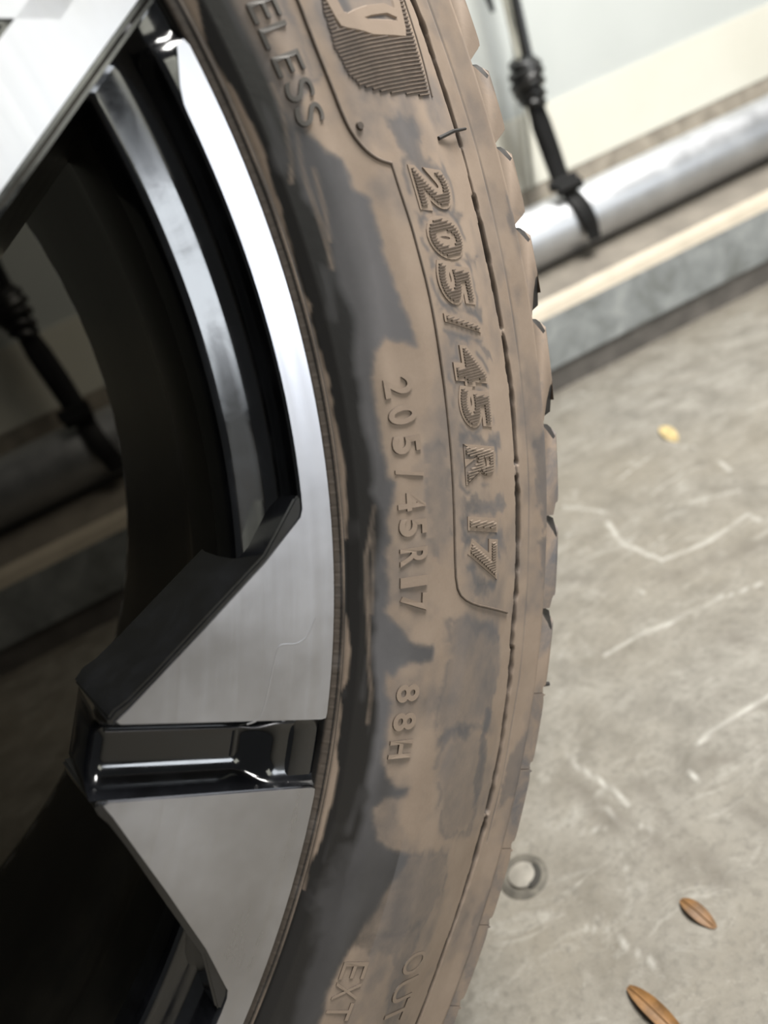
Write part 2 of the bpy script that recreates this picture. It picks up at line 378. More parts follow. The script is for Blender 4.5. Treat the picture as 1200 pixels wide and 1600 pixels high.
# ------------------------------------------------------------------ bits lying on the floor
def leaf(name, a, b_, width, col, label, cat, curl=3.0, group=None):
    a = Vector((*a, 0)); b_ = Vector((*b_, 0)); L = (b_-a).length; t = (b_-a).normalized(); s = Vector((-t.y, t.x, 0))
    nu, nv = 15, 7; V = []; T = []
    for i in range(nu):
        u = i/(nu-1); w = width*.5*(math.sin(math.pi*min(1, .04+u*.93))**.6)
        for j in range(nv):
            v = j/(nv-1)*2-1
            V.append(Vector(((a+t*L*u+s*w*v).x, (a+t*L*u+s*w*v).y, .5+curl*(v*v)*.9*math.sin(math.pi*u)**.5+.9*math.sin(5*u))))
    F = [tuple(q) for q in gfaces(nv, nu)]
    top = len(V); V += [v+Vector((0, 0, .7)) for v in V]
    F = [q[::-1] for q in F]+[tuple(i+top for i in q) for q in F]
    ring = [j for j in range(nv)]+[i*nv+nv-1 for i in range(1, nu)]+[(nu-1)*nv+j for j in range(nv-2, -1, -1)]+[i*nv for i in range(nu-2, 0, -1)]
    F += [(ring[k], ring[(k+1) % len(ring)], ring[(k+1) % len(ring)]+top, ring[k]+top) for k in range(len(ring))]
    root = empty(name, tuple((a+b_)/2))
    bl = mk('blade', rel(V, root), F, simple(name+'_skin', col, .55, nscale=160, namt=.45, bstr=.3), root); autosmooth(fix(bl), 60)
    v, f = tube([a+t*L*u+Vector((0, 0, 1.4+.9*math.sin(5*u))) for u in np.linspace(.02, .95, 9)], [.25]*8+[.12], 6)
    autosmooth(fix(mk('midrib', rel(v, root), f, simple(name+'_rib', tuple(c_*.9 for c_ in col), .6), root)))
    tag(root, label, cat, group); return root
leaf('dry_leaf', (339, 551), (329, 518), 11, (.52, .40, .19), 'small pale yellow dry leaf on the floor near the kerb', 'leaf', .7)
leaf('dry_leaf', (77, 194), (80.5, 178), 6.5, (.17, .085, .028), 'small brown dry leaf on the floor below the scratches', 'leaf', .5)
leaf('dry_leaf', (39.5, 177), (46, 150), 7, (.20, .10, .032), 'larger curled brown dry leaf at the bottom edge of the floor', 'leaf', 1.0)
# round plug in the floor
r = empty('floor_plug', (28.5, 242, 0))
def lathe(prof, n=40, cx=0, cy=0):
    V, F = [], []
    for q in range(n):
        a = 2*math.pi*q/n
        for (rr, z) in prof: V.append((cx+rr*math.cos(a), cy+rr*math.sin(a), z))
    m = len(prof)
    for q in range(n):
        for k in range(m-1): F.append((q*m+k, q*m+k+1, ((q+1) % n)*m+k+1, ((q+1) % n)*m+k))
    return V, F
V, F = lathe([(11.5, 0), (9.6, .8), (8.0, .9), (7.0, .5), (6.2, .1)]); autosmooth(fix(mk('collar', V, F, simple('plug_collar', (.11, .10, .082), .8, nscale=90, namt=.6), r)))
V, F = lathe([(6.8, .1), (6.4, 1.6), (4.5, 2.2), (.01, 2.4)]); autosmooth(fix(mk('cap', V, F, simple('plug_cap', (.27, .25, .215), .7, nscale=90), r)))
V, F = tube([(6.3*math.cos(a), 6.3*math.sin(a), 1.0) for a in np.radians(np.linspace(-95, 20, 12))], [(1.6, .5)]+[(2.3, .9)]*10+[(1.4, .5)], 8)
autosmooth(fix(mk('dark_gap', V, F, simple('plug_gap', (.03, .027, .022), .8), r)))
tag(r, 'round dark-rimmed plug in the concrete floor beside the tyre', 'floor plug')

# ------------------------------------------------------------------ the wheel
wheel = empty('car_wheel')
EX = Vector((0.9601, 0.2796, 0)); EY = Vector((-0.0208, 0.0713, 0.9972)); EN = Vector((0.2788, -0.9575, 0.0742))
Rm = Matrix((EX, EY, EN)).transposed().to_4x4()
wheel.matrix_world = Matrix.Translation(Vector((-183.17, 114.34, CAM_H+19.58))*S) @ Rm
tag(wheel, 'dusty car wheel with brown-stained tyre and black and silver alloy rim', 'wheel')
def P3(th, r_, z): a = math.radians(th); return (r_*math.cos(a), r_*math.sin(a), z)

BOUND = [(3.53, 247.2), (2.51, 245.3), (0.76, 245.0), (-0.99, 244.2), (-1.89, 238.3), (-3.22, 237.3), (-4.25, 239.7), (-5.02, 243.6), (-6.41, 244.1), (-7.23, 247.4), (-8.66, 247.6), (-10.3, 246.9), (-12.02, 247.6), (-13.83, 249.6), (-15.09, 250.5), (-14.35, 241.4), (-14.84, 238.1), (-16.26, 236.5), (-18.06, 236.1), (-19.54, 236.5), (-21.03, 236.7), (-21.96, 236.7), (-22.28, 238.6), (-23.67, 237.4), (-24.58, 235.9), (-25.14, 235.5), (-25.73, 236.5), (-26.66, 235.4), (-28.01, 235.7), (-29.18, 236.0), (-29.94, 235.5), (-30.54, 236.8), (-31.17, 240.0), (-31.94, 242.3), (-32.36, 248.9), (-32.2, 250.1), (-33.15, 250.0), (-33.39, 246.9), (-33.19, 242.8), (-33.48, 239.8), (-34.04, 238.2), (-33.65, 236.4), (-35.02, 236.6), (-35.6, 238.3), (-36.77, 237.8), (-38.14, 238.1), (-39.11, 238.1), (-40.11, 240.3), (-40.69, 243.0), (-40.91, 248.3), (-41.4, 247.2), (-41.4, 240.5), (-41.93, 238.2), (-43.03, 239.5), (-43.85, 241.8), (-44.48, 245.3), (-44.96, 253.4), (-47.4, 248.4), (-50.38, 243.1), (-51.57, 241.0), (-53.47, 240.6), (-56.53, 243.3), (-58.25, 323.6), (-49.27, 315.3), (-37.79, 318.8), (-26.44, 317.4), (-12.22, 315.8), (1.29, 320.0)]
PATCH = [(0.15, [(-3.67, 259.2), (-4.1, 271.2), (-4.95, 270.2), (-5.88, 269.0), (-6.67, 276.0), (-7.5, 277.0), (-6.86, 269.9), (-5.9, 263.2), (-5.02, 260.5)]), (0.2, [(-20.26, 260.9), (-20.55, 264.0), (-21.11, 270.0), (-21.1, 281.0), (-21.81, 280.4), (-21.52, 271.3), (-20.95, 265.3), (-20.97, 260.4)]), (0.2, [(-24.08, 260.7), (-24.05, 265.1), (-24.77, 269.7), (-24.6, 280.9), (-25.2, 282.0), (-25.32, 274.7), (-24.91, 263.2), (-24.63, 260.5)]), (0.2, [(-25.17, 260.2), (-24.95, 262.3), (-26.69, 261.2), (-26.26, 259.5)]), (0.2, [(-26.51, 261.5), (-27.17, 271.1), (-26.65, 280.5), (-27.78, 282.7), (-27.67, 274.5), (-27.0, 264.5)]), (0.05, [(-27.99, 261.0), (-27.91, 263.9), (-28.75, 266.2), (-29.33, 271.4), (-29.34, 276.9), (-29.84, 275.0), (-30.25, 270.7), (-29.84, 269.9), (-29.48, 265.4), (-28.69, 264.6)]), (0.5, [(-31.18, 254.7), (-31.05, 262.2), (-31.5, 264.0), (-31.99, 276.3), (-33.16, 281.5), (-35.15, 282.8), (-36.64, 281.5), (-37.79, 281.2), (-38.42, 278.0), (-37.56, 262.8), (-37.82, 259.1), (-38.5, 256.0), (-37.07, 253.4), (-35.18, 254.3), (-33.31, 255.6)]), (0.15, [(-31.31, 263.9), (-31.63, 267.3), (-31.87, 276.2), (-32.96, 281.3), (-32.98, 277.1), (-32.02, 267.6)]), (0.1, [(-37.1, 278.8), (-37.41, 281.4), (-38.69, 282.3), (-38.84, 278.8), (-38.04, 278.2)]), (0.15, [(-37.62, 258.9), (-37.48, 263.7), (-37.98, 271.7), (-38.4, 268.9), (-38.14, 260.7), (-38.81, 257.6), (-38.5, 256.2)]), (0.6, [(-38.02, 259.3), (-38.73, 276.5), (-40.18, 282.6), (-42.17, 283.5), (-44.92, 284.1), (-44.01, 265.2), (-39.85, 256.2)]), (0.2, [(-38.78, 277.4), (-39.29, 281.7), (-40.59, 283.0), (-41.93, 282.5), (-43.35, 283.8), (-43.21, 280.9), (-40.8, 279.2)]), (0.45, [(-44.53, 233.3), (-44.87, 244.8), (-45.46, 271.7), (-48.33, 275.5), (-49.53, 268.4), (-49.79, 252.5), (-50.14, 242.7), (-51.32, 235.2), (-47.68, 228.8)]), (0.55, [(-20.73, 248.6), (-20.56, 253.9), (-22.43, 255.2), (-25.75, 255.4), (-27.12, 251.7), (-26.26, 247.8), (-22.92, 248.2)]), (0.3, [(-8.48, 303.1), (-9.5, 303.9), (-10.49, 303.8), (-10.11, 302.3)]), (0.25, [(-8.52, 259.9), (-8.91, 261.5), (-9.08, 260.0)]), (0.25, [(-8.87, 275.2), (-9.13, 280.3), (-9.3, 276.9)]), (0.25, [(-10.87, 260.8), (-11.19, 263.4), (-11.38, 260.9)]), (0.25, [(-11.32, 277.6), (-11.28, 283.4), (-11.75, 281.9)]), (0.25, [(-12.56, 261.0), (-13.26, 261.4), (-13.32, 260.4)]), (0.25, [(-13.96, 273.9), (-14.18, 279.7), (-14.62, 279.3)]), (0.25, [(-14.67, 262.5), (-15.21, 265.6), (-15.33, 262.7)]), (0.25, [(-16.12, 276.3), (-16.48, 280.7), (-16.96, 281.2)]), (0.35, [(2.18, 240.8), (1.84, 244.3), (-0.03, 248.3), (-1.11, 247.1), (-1.12, 242.1), (-0.37, 238.6), (0.61, 237.8)]), (0.45, [(-50.15, 244.7), (-49.79, 252.5), (-49.81, 262.7), (-49.53, 268.4), (-51.8, 268.3), (-54.26, 272.2), (-57.8, 281.5), (-57.34, 273.9), (-53.9, 265.1), (-51.05, 260.2)]), (0.55, [(2.04, 253.2), (0.04, 252.0), (-1.49, 253.0), (-2.23, 256.3), (-3.16, 277.4), (-3.13, 281.7), (-0.38, 281.5), (1.52, 283.7)]), (0.3, [(-21.99, 299.6), (-21.31, 309.2), (-25.17, 309.8), (-26.26, 308.6), (-27.27, 302.9), (-24.58, 299.6)]), (0.25, [(-27.99, 300.7), (-27.02, 309.2), (-30.81, 310.3), (-31.34, 307.7), (-30.51, 303.8)]), (0.35, [(-40.66, 297.2), (-38.82, 306.5), (-42.33, 309.6), (-43.05, 302.4), (-43.8, 297.9)]), (0.4, [(-50.79, 300.9), (-46.95, 306.9), (-49.27, 309.2), (-52.71, 307.5), (-55.36, 306.2)])]
STRIP = [(5.54, 226.2), (4.0, 228.4), (2.14, 226.4), (0.36, 226.8), (-0.55, 227.7), (-2.04, 227.9), (-3.51, 227.9), (-5.14, 227.4), (-6.99, 227.1), (-9.2, 226.5), (-10.79, 226.3), (-11.57, 227.1), (-12.43, 226.4), (-13.35, 226.5), (-14.65, 226.7), (-16.16, 227.3), (-17.64, 226.8), (-19.55, 227.2), (-21.09, 227.6), (-23.4, 227.2), (-25.34, 226.6), (-25.85, 225.0), (-27.24, 224.8), (-28.82, 225.1), (-31.09, 227.1), (-32.88, 227.7), (-34.08, 227.6), (-35.12, 226.4), (-35.72, 226.7), (-37.32, 227.1), (-38.35, 226.7), (-39.71, 227.9), (-41.31, 228.1), (-42.54, 227.7), (-43.76, 227.5), (-44.97, 227.6), (-45.98, 226.4), (-46.65, 226.6)]
HAZEB = [(4.8, 231.8), (3.5, 232.8), (1.69, 232.9), (0.38, 232.2), (-0.44, 232.7), (-1.53, 230.9), (-2.84, 231.0), (-5.06, 230.2), (-7.07, 230.0), (-8.56, 231.6), (-10.66, 231.9), (-12.78, 231.8), (-14.91, 231.3), (-17.85, 231.3), (-20.11, 231.9), (-22.73, 231.1), (-23.9, 232.0), (-25.8, 230.6), (-27.74, 230.6), (-29.7, 230.8), (-32.07, 231.0), (-34.05, 232.2), (-36.02, 232.7), (-38.0, 232.9), (-40.77, 233.2), (-42.75, 233.3), (-45.54, 232.8), (-49.12, 232.2), (-53.88, 231.0), (-56.85, 233.0)]
STREAK = [[(-0.61, 234.5), (-1.71, 234.5), (-3.34, 233.0), (-4.41, 232.2), (-5.26, 230.6)], [(-3.22, 235.4), (-4.4, 234.1), (-5.67, 233.5), (-7.02, 233.7), (-8.7, 233.6), (-10.06, 233.3)], [(-5.04, 236.0), (-6.17, 235.7), (-7.15, 235.4), (-8.6, 234.5)], [(-23.55, 233.1), (-25.43, 231.6), (-26.57, 230.5), (-28.91, 230.6), (-31.28, 231.3), (-33.25, 231.9), (-34.83, 232.9), (-36.81, 232.9)], [(-25.06, 232.3), (-26.99, 232.2), (-30.1, 231.7)]]
PANEL = [(2.31, 248.3), (1.18, 247.8), (-0.29, 247.6), (-1.81, 247.6), (-3.04, 247.6), (-4.02, 248.3), (-4.91, 250.2), (-5.51, 252.8), (-5.85, 256.6), (-7.27, 256.7), (-8.75, 257.2), (-10.58, 257.4), (-12.27, 257.7), (-14.67, 257.6), (-17.1, 257.3), (-19.59, 257.0), (-22.12, 256.8), (-24.68, 256.6), (-26.91, 256.5), (-28.99, 257.1), (-29.83, 259.7), (-30.43, 265.8), (-30.93, 273.8), (-31.66, 285.3)]
PANEL2 = [(-0.85, 283.7), (-2.23, 283.8), (-3.21, 283.6)]
HATCH = [(2.54, 254.8), (1.46, 253.1), (-0.11, 252.0), (-1.44, 253.1), (-2.03, 255.1), (-2.6, 261.9), (-2.91, 272.0), (-3.21, 281.4), (-1.3, 282.9), (0.19, 284.0), (1.94, 285.6)]
LOGO = [(2.48, 256.2), (0.73, 255.4), (-0.16, 271.5), (-0.22, 279.9), (1.24, 282.5), (1.97, 281.8)]
LOGOIN = [[(2.08, 259.1), (2.1, 262.5), (1.29, 260.9), (1.08, 261.3), (1.11, 257.6)], [(0.72, 267.0), (0.87, 271.6), (0.3, 274.0), (0.34, 271.9)]]
CRACK = [(1.3, 290.2), (-0.82, 290.1), (-3.71, 289.6), (-6.79, 288.7), (-10.54, 288.7), (-14.69, 289.4), (-19.13, 289.9), (-23.48, 290.1), (-27.51, 290.2), (-32.33, 291.3), (-33.54, 291.3), (-41.45, 293.0), (-46.44, 292.5), (-52.2, 290.4), (-56.68, 292.5)]
LINE2 = [(1.05, 298.0), (-1.71, 295.6), (-4.67, 295.6), (-7.89, 295.5), (-10.39, 295.6), (-14.32, 295.0), (-17.89, 295.8), (-21.53, 296.0), (-24.5, 296.4), (-28.66, 296.5), (-32.11, 296.7), (-35.99, 297.1), (-40.26, 296.6), (-44.17, 297.0)]
SMALL = [('2', (-17.06, 242.6)), ('0', (-18.63, 242.9)), ('5', (-20.3, 242.9)), ('/', (-21.97, 243.0)), ('4', (-23.61, 243.3)), ('5', (-25.1, 243.1)), ('R', (-26.84, 243.2)), ('1', (-28.32, 243.2)), ('7', (-29.59, 243.3))]
LOAD = [('8', (-35.02, 243.5)), ('8', (-36.74, 244.0)), ('H', (-38.42, 244.4))]
BIG = [('2', (-7.54, 268.7)), ('0', (-10.01, 269.1)), ('5', (-12.41, 269.7)), ('/', (-14.52, 269.1)), ('4', (-16.88, 269.8)), ('5', (-19.17, 269.1)), ('R', (-22.47, 269.1)), ('1', (-25.84, 269.5)), ('7', (-27.85, 270.1))]
TUBE = [('E', (2.44, 239.1)), ('L', (1.25, 238.0)), ('E', (-0.09, 238.5)), ('S', (-1.36, 238.7)), ('S', (-2.56, 239.0))]
OUT = [('O', (-52.12, 273.4)), ('U', (-53.74, 273.2)), ('T', (-55.07, 269.7))]
EXT = [('E', (-51.83, 246.0)), ('X', (-53.05, 246.1)), ('T', (-54.26, 246.5))]
HAIR = [(-5.18, 278.7), (-5.05, 284.9), (-5.01, 292.5)]
DOT = [(-3.76, 251.0)]

PR = np.array([(221.0, -7.0), (222.4, -2.6), (223.0, -1.7), (224.6, -1.2), (225.0, -0.5), (225.4, -0.7), (225.9, -1.8), (226.5, -1.2), (229.0, 0.2), (234, 1.6), (238.5, 2.8), (240.5, 2.7), (243, 2.2), (252, 1.8), (262, -0.6), (275, -6.4), (285, -11.8), (291, -14.8), (298, -16.3), (309.5, -17.4)])
def smooth_prof():
    # resample finely and round the broad part of the curve
    r_ = np.arange(221, 309.51, .1); z = np.interp(r_, PR[:, 0], PR[:, 1])
    k = np.hanning(61); k /= k.sum(); zs = np.convolve(np.pad(z, 30, 'edge'), k, 'valid')
    w = np.clip((r_-229)/6, 0, 1); return r_, z*(1-w)+zs*w
RS, ZS = smooth_prof()
def zr(r_): return np.interp(r_, RS, ZS)
def on_tyre(th, r_, h=0.0):
    z = float(zr(r_)); dz = float((zr(r_+.5)-zr(r_-.5)))
    nr, nzz = -dz, 1.0; L = math.hypot(nr, nzz); nr /= L; nzz /= L
    return P3(th, r_+nr*h, z+nzz*h)
def glyph(ch, size, offset=0.0, extrude=0.0):
    cu = bpy.data.curves.new('g', 'FONT'); cu.body = ch; cu.size = size; cu.align_x = 'CENTER'; cu.align_y = 'CENTER'
    cu.resolution_u = 6; cu.offset = offset; cu.extrude = extrude; cu.fill_mode = 'FRONT' if not extrude else 'BOTH'
    ob = bpy.data.objects.new('g', cu); COL.objects.link(ob)
    dg = bpy.context.evaluated_depsgraph_get(); me = ob.evaluated_get(dg).to_mesh()
    V = np.array([v.co[:] for v in me.vertices]).reshape(-1, 3); F = [tuple(p_.vertices) for p_ in me.polygons]
    ob.evaluated_get(dg).to_mesh_clear(); bpy.data.objects.remove(ob); bpy.data.curves.remove(cu)
    if len(V):
        c0 = (V[:, :2].min(0)+V[:, :2].max(0))/2; V[:, :2] -= c0
    return V, F
# base mesh: dense where the camera looks, coarse elsewhere
th_d = np.arange(-62, 8.01, .13); th_c = np.arange(10, 298, 2.0)
TH = np.concatenate([th_d, th_c]); nth = len(TH)
rf = np.concatenate([np.arange(221, 229, .4), np.arange(229, 287, .62), np.arange(287, 299.6, .33), np.arange(300, 304.1, .8)])
zf = zr(rf)
back = [(304.3, -17.6), (304.5, -19.5), (304, -30), (303.4, -40), (303, -70), (303, -102), (302.6, -135), (302, -165), (301, -180), (298, -186), (291, -188), (275, -196), (255, -203), (240, -204), (230, -201), (222, -196)]
Rall = np.concatenate([rf, [b_[0] for b_ in back]]); Zall = np.concatenate([zf, [b_[1] for b_ in back]]); nr_ = len(Rall)
TT, RR = np.meshgrid(TH, Rall, indexing='ij'); ZZ = np.broadcast_to(Zall, TT.shape).copy()
front = np.zeros(nr_, bool); front[:len(rf)] = True
arc = TT*np.pi/180*250
# shoulder crack and the fine mould line, uneven like split rubber
def interp_line(L):
    a = sorted(L); return np.interp(TT, [q[0] for q in a], [q[1] for q in a])
def pl(th, x): return vnoise(th*x, th*0+.3, 21)
rc = 290.6+.35*(vnoise(TT/1.1, TT*0, 31)-.5)+.5*(vnoise(TT/6, TT*0, 32)-.5)
rc += np.where(TT < -34, np.interp(-TT, [34, 41, 47, 52, 60], [.6, 2.0, 1.6, .4, 1.4]), 0) + np.interp(TT, [-18, -11, -6, 0], [0, -1.3, -1.2, 0])
wc = .62+.55*vnoise(TT/.55, TT*0+2, 33)*(vnoise(TT/5, TT*0+4, 34)+.3)
wc *= np.where(vnoise(TT/1.3, TT*0+7, 41) < .16, .35, 1)
cr = np.clip(2.0-np.abs(RR-rc)/(wc*.7), 0, 1)*front[None, :]
r2 = 296.1+.3*(vnoise(TT/3, TT*0, 36)-.5)
l2 = np.clip(1.0-np.abs(RR-r2)/.38, 0, 1)*front[None, :]*(TT > -46)*(.4+.6*vnoise(TT/2, TT*0, 37))
ZZ -= cr*2.2+l2*.4
# fine ticks of the bead ring against the rim
tick = (np.sin(TT*np.pi/180*223/.62*2*np.pi*.5) > 0)*((RR > 222.6) & (RR < 224.7))
ZZ += .12*tick
# gentle waviness
ZZ += front[None, :]*(.25*(vnoise(arc/14, RR/9, 51)-.5)*np.clip((RR-230)/10, 0, 1))
# stains
def mmcoords(th, r_): return np.asarray(th)*np.pi/180*255., np.asarray(r_)
def poly_mask(pts, soft, jit=1.2, seed=1):
    pp = [tuple(map(float, mmcoords(t, q))) for t, q in pts]
    xs = np.array([q[0] for q in pp]); ys = np.array([q[1] for q in pp])
    out = np.zeros(TT.shape)
    sel = (AX > xs.min()-4) & (AX < xs.max()+4) & (RR > ys.min()-4) & (RR < ys.max()+4) & front[None, :]
    if not sel.any(): return out
    x = AX[sel]; y = RR[sel]
    x = x+jit*2*(vnoise(x/2.6, y/2.6, seed)-.5)+jit*(vnoise(x/1.1, y/1.1, seed+9)-.5)
    y = y+jit*2*(vnoise(x/2.6+9, y/2.6, seed+3)-.5)+jit*(vnoise(x/1.1, y/1.1+5, seed+5)-.5)
    d = seg_dist(x, y, pp+[pp[0]]); s = np.where(inside(x, y, pp), -d, d)
    out[sel] = np.clip(.5-s/(2*soft), 0, 1); return out
AX = TT*np.pi/180*255.
dirt = poly_mask(BOUND, .9, .45, 2)
tide = np.exp(-((dirt-.35)/.22)**2)*((dirt > .02) & (dirt < .98))
outside_view = (TT > 4) | (TT < -58)
rand = np.clip((vnoise(arc/25, RR/12, 61)-.35)*3, 0, 1)
dirt = np.where(outside_view & front[None, :] & (RR > 247), rand, dirt)
# shoulder side is dusty as a whole
dirt = np.maximum(dirt, np.clip((RR-283)/3, 0, 1)*front[None, :])
haze = np.zeros(TT.shape)
hb = interp_line(HAZEB)+2.4*(vnoise(arc/11, arc*0, 70)-.4)+1.0*(vnoise(arc/3, arc*0+3, 69)-.5)
haze = np.clip((RR-hb-.8)/2.2, 0, 1)*front[None, :]*(.55+.6*vnoise(arc/22, RR/5, 71))*np.interp(TT, [-60, -46, -38], [.30, .42, 1.0])
sb = interp_line(STRIP)+.5*(vnoise(arc/3, arc*0, 72)-.5)
strip = np.clip((sb-RR)/.6, 0, 1)*(RR > 226.0)*(TT > -47.5)
dirt = np.maximum(dirt, strip*.95)
bead = ((RR > 222.9) & (RR < 224.6))*.22
dirt = np.maximum(dirt, bead*front[None, :])
dirt = np.maximum(dirt, np.clip(1-np.abs(RR-225.15)/.35, 0, 1)*(.3+.9*vnoise(arc/12, arc*0, 75))*front[None, :])
for k, (v, pts) in enumerate(PATCH+[(.1, q) for q in LOGOIN]):
    m = poly_mask(pts, 1.2 if v < .4 else 2.4, 1.0, 100+7*k)
    m *= .75+.5*vnoise(arc/5, RR/5, 300+k)
    m = np.clip(m, 0, 1)
    dirt = dirt*(1-m)+v*m*dirt
    tide = np.maximum(tide, .9*np.exp(-((m-.5)/.2)**2)*((m > .04) & (m < .97))*(vnoise(arc/4, RR/4, 500+k) > .35))
    haze = np.maximum(haze, m*(.35 if v < .12 else .3 if v == .45 else .8))
for pts in STREAK:
    d = seg_dist(AX+.8*(vnoise(AX/4, RR/4, 81)-.5), RR, [tuple(map(float, mmcoords(t, q))) for t, q in pts])
    dirt = np.maximum(dirt, np.clip(1.1-d/.7, 0, 1)*.5)
# grey halo rubbed clean around the big hatched size marking, dust packed inside it
for k, (ch, (th, r_)) in enumerate(BIG):
    v0, F0 = glyph(ch, 1.0)
    ext = v0[:, :2].max(0)-v0[:, :2].min(0); h_ = 12.8 if ch != '/' else 13.5; w_ = 8.3 if ch not in '/1' else 2.6
    hh = h_/ext[1]; ww = min(w_/max(ext[0], .2), hh*1.6)
    cnt = {}
    for f in F0:
        for a_, b_ in zip(f, f[1:]+f[:1]): cnt[frozenset((a_, b_))] = cnt.get(frozenset((a_, b_)), 0)+1
    sel = (np.abs(TT-th) < 2.3) & (np.abs(RR-269.2) < 13) & front[None, :]
    x = AX[sel]; y = RR[sel]; d = np.full(x.shape, 99.)
    for e, c_ in cnt.items():
        if c_ != 1: continue
        q = []
        for i in e:
            vv = v0[i][1]*hh; u = v0[i][0]*ww+.2*vv; q.append((math.radians(th)*255-u*255/269.2, 269.2+vv))
        d = np.minimum(d, seg_dist(x, y, q))
    d = d+.9*(vnoise(x/1.7, y/1.7, 400+k)-.5)
    hal = np.clip(1.25-np.abs(d-2.9)/.75, 0, 1)*np.clip((vnoise(x/3.2, y/3.2, 420+k)-(.30 if k < 5 else .42))*4, 0, 1)
    dd = dirt[sel]; dirt[sel] = dd*(1-.72*hal); hz = haze[sel]; haze[sel] = np.maximum(hz, .85*hal)
top_w = np.clip((TT+3.2)/1.2, 0, 1)*np.clip((RR-233.5)/2, 0, 1)*np.clip((252-RR)/2, 0, 1)*front[None, :]
dirt = np.maximum(dirt, top_w*np.clip(.15+.75*vnoise(arc/9, RR/6, 95), 0, 1)); haze = np.maximum(haze, top_w)
haze = np.maximum(haze, front[None, :]*np.clip(vnoise(arc/9, RR/2.2, 91)-.72, 0, 1)*1.2)
cloud = .55*vnoise(arc/17, RR/11, 601)+.3*vnoise(arc/6, RR/5, 602)+.15*vnoise(arc/2.2, RR/2.2, 603)
dirt *= 1-.55*np.clip((cloud-.48)*3.2, 0, 1)*front[None, :]*(RR > 232)
haze = np.maximum(haze, front[None, :]*(RR > 250)*.8)
dirt *= 1-.45*np.clip(tide, 0, 1)
dirt *= (1-cr)*(1-.85*l2)
haze *= (1-cr)
gap = np.clip(1-np.abs(RR-225.95)/.4, 0, 1)*front[None, :]; dirt *= 1-gap; haze *= 1-gap
dirt += (~front)[None, :]*.45
V = np.stack([RR*np.cos(np.radians(TT)), RR*np.sin(np.radians(TT)), ZZ], -1).reshape(-1, 3)
F = []
a = (np.arange(nth)[:, None]*nr_+np.arange(nr_-1)[None, :])
nx_ = (((np.arange(nth)+1) % nth)[:, None]*nr_+np.arange(nr_-1)[None, :])
F = np.stack([a, nx_, nx_+1, a+1], -1).reshape(-1, 4)[:, ::-1].tolist()
tyre = mk('tyre', V, F, M_TYRE, wheel)
for nm, v in (('dirt', dirt), ('haze', haze)):
    tyre.data.attributes.new(nm, 'FLOAT', 'POINT').data.foreach_set('value', np.clip(v, 0, 1).reshape(-1).astype(np.float32))
tag(tyre, label='tyre sidewall stained with brown dust over black rubber')

# ---- tread blocks along the shoulder
ends = [11.8, 6.9, 2.5, -1.55, -5.6, -9.75, -14.65, -20.55, -25.7, -31.2, -36.6, -41.2, -46.0, -50.6, -55.4, -60.2]
def block(t0, t1, d0, d1, scoop):
    # outline in (angle, radius), t0 > t1; V-shaped notches whose apex lies below the trailing lip; d0, d1: notch depth radius at both ends
    g0 = .92 if d0 < 306 else 1.25 if d0 < 308.5 else .7; a0 = .47 if d0 < 306 else .75 if d0 < 308.5 else .45
    a1 = .43 if d1 < 306 else .70 if d1 < 308.5 else .4
    s = t0-g0; ap = t0-a0
    o = [(ap, 303.0), (ap, d0), (ap-.06, d0+.4), ((ap+s)/2+.04, (d0+309.4)/2+.9), (s+.06, 309.2), (s-.25, 309.55)]
    n_lead = len(o)
    for q in np.linspace(s-.6, t1+.7, 6): o.append((q, 309.65))
    n_tr = len(o)
    o += [(t1+.25, 309.6), (t1+.03, 309.35), (t1, 308.9), (t1-.08, 307.9 if d1 < 307 else 308.5), (t1-a1*.55, (d1+308)/2), (t1-a1, d1), (t1-a1, 303.0)]
    zz = [-16, -19.5, -24, -33, -58]
    V = []; F = []; fm = []; n_ = len(o)
    for k, z in enumerate(zz):
        for i, (t, r_) in enumerate(o):
            rr = r_; tt = t; sh = (0, 0, .02, -.5, -1.4)[k]
            zl = z
            if k == 0:
                zl = float(zr(min(r_, 309)))+(.03 if r_ > 304.6 else -.25)
                if r_ > 308: rr -= .3; zl -= .15
                if scoop and n_tr <= i < n_-2:
                    tt = t+1.55*min(1, (r_-303)/5.0)
                if d0 < 308 and i < n_lead-1:
                    tt = t-(.85 if d0 < 306 else 1.1)*min(1, (r_-302.9)/5.0)*(.6 if i > 3 else 1)
            V.append(P3(tt+sh, rr+(.5 if k > 2 and r_ > 303 else 0), zl))
    for k in range(len(zz)-1):
        for i in range(n_):
            F.append((k*n_+i, k*n_+(i+1) % n_, (k+1)*n_+(i+1) % n_, (k+1)*n_+i))
            edge = (i < n_lead-2) or (n_tr+1 <= i)
            fm.append(1 if edge and (k > 0 or (scoop and i >= n_tr) or (d0 < 308 and i < n_lead-1)) else 0)
    F.append(tuple(range(n_))); fm.append(0); F.append(tuple(range((len(zz)-1)*n_, len(zz)*n_))); fm.append(0)
    return V, F, fm
full = list(ends)
while full[-1] > -345: full.append(full[-1]-4.9)
for i in range(len(full)-1):
    dep = lambda t: 304.4 if t > -23 else 307.0 if t > -34 else 308.9 if t > -47 else 309.3
    V, F, fm = block(full[i], full[i+1], dep(full[i]), dep(full[i+1]), -22 < full[i+1] < -13)
    ob = autosmooth(fix(mk('tread_block', V, F, [M_BLOCK if full[i] > -18 else M_BLOCK2, M_BARERUB], tyre, fm=fm)), 40)
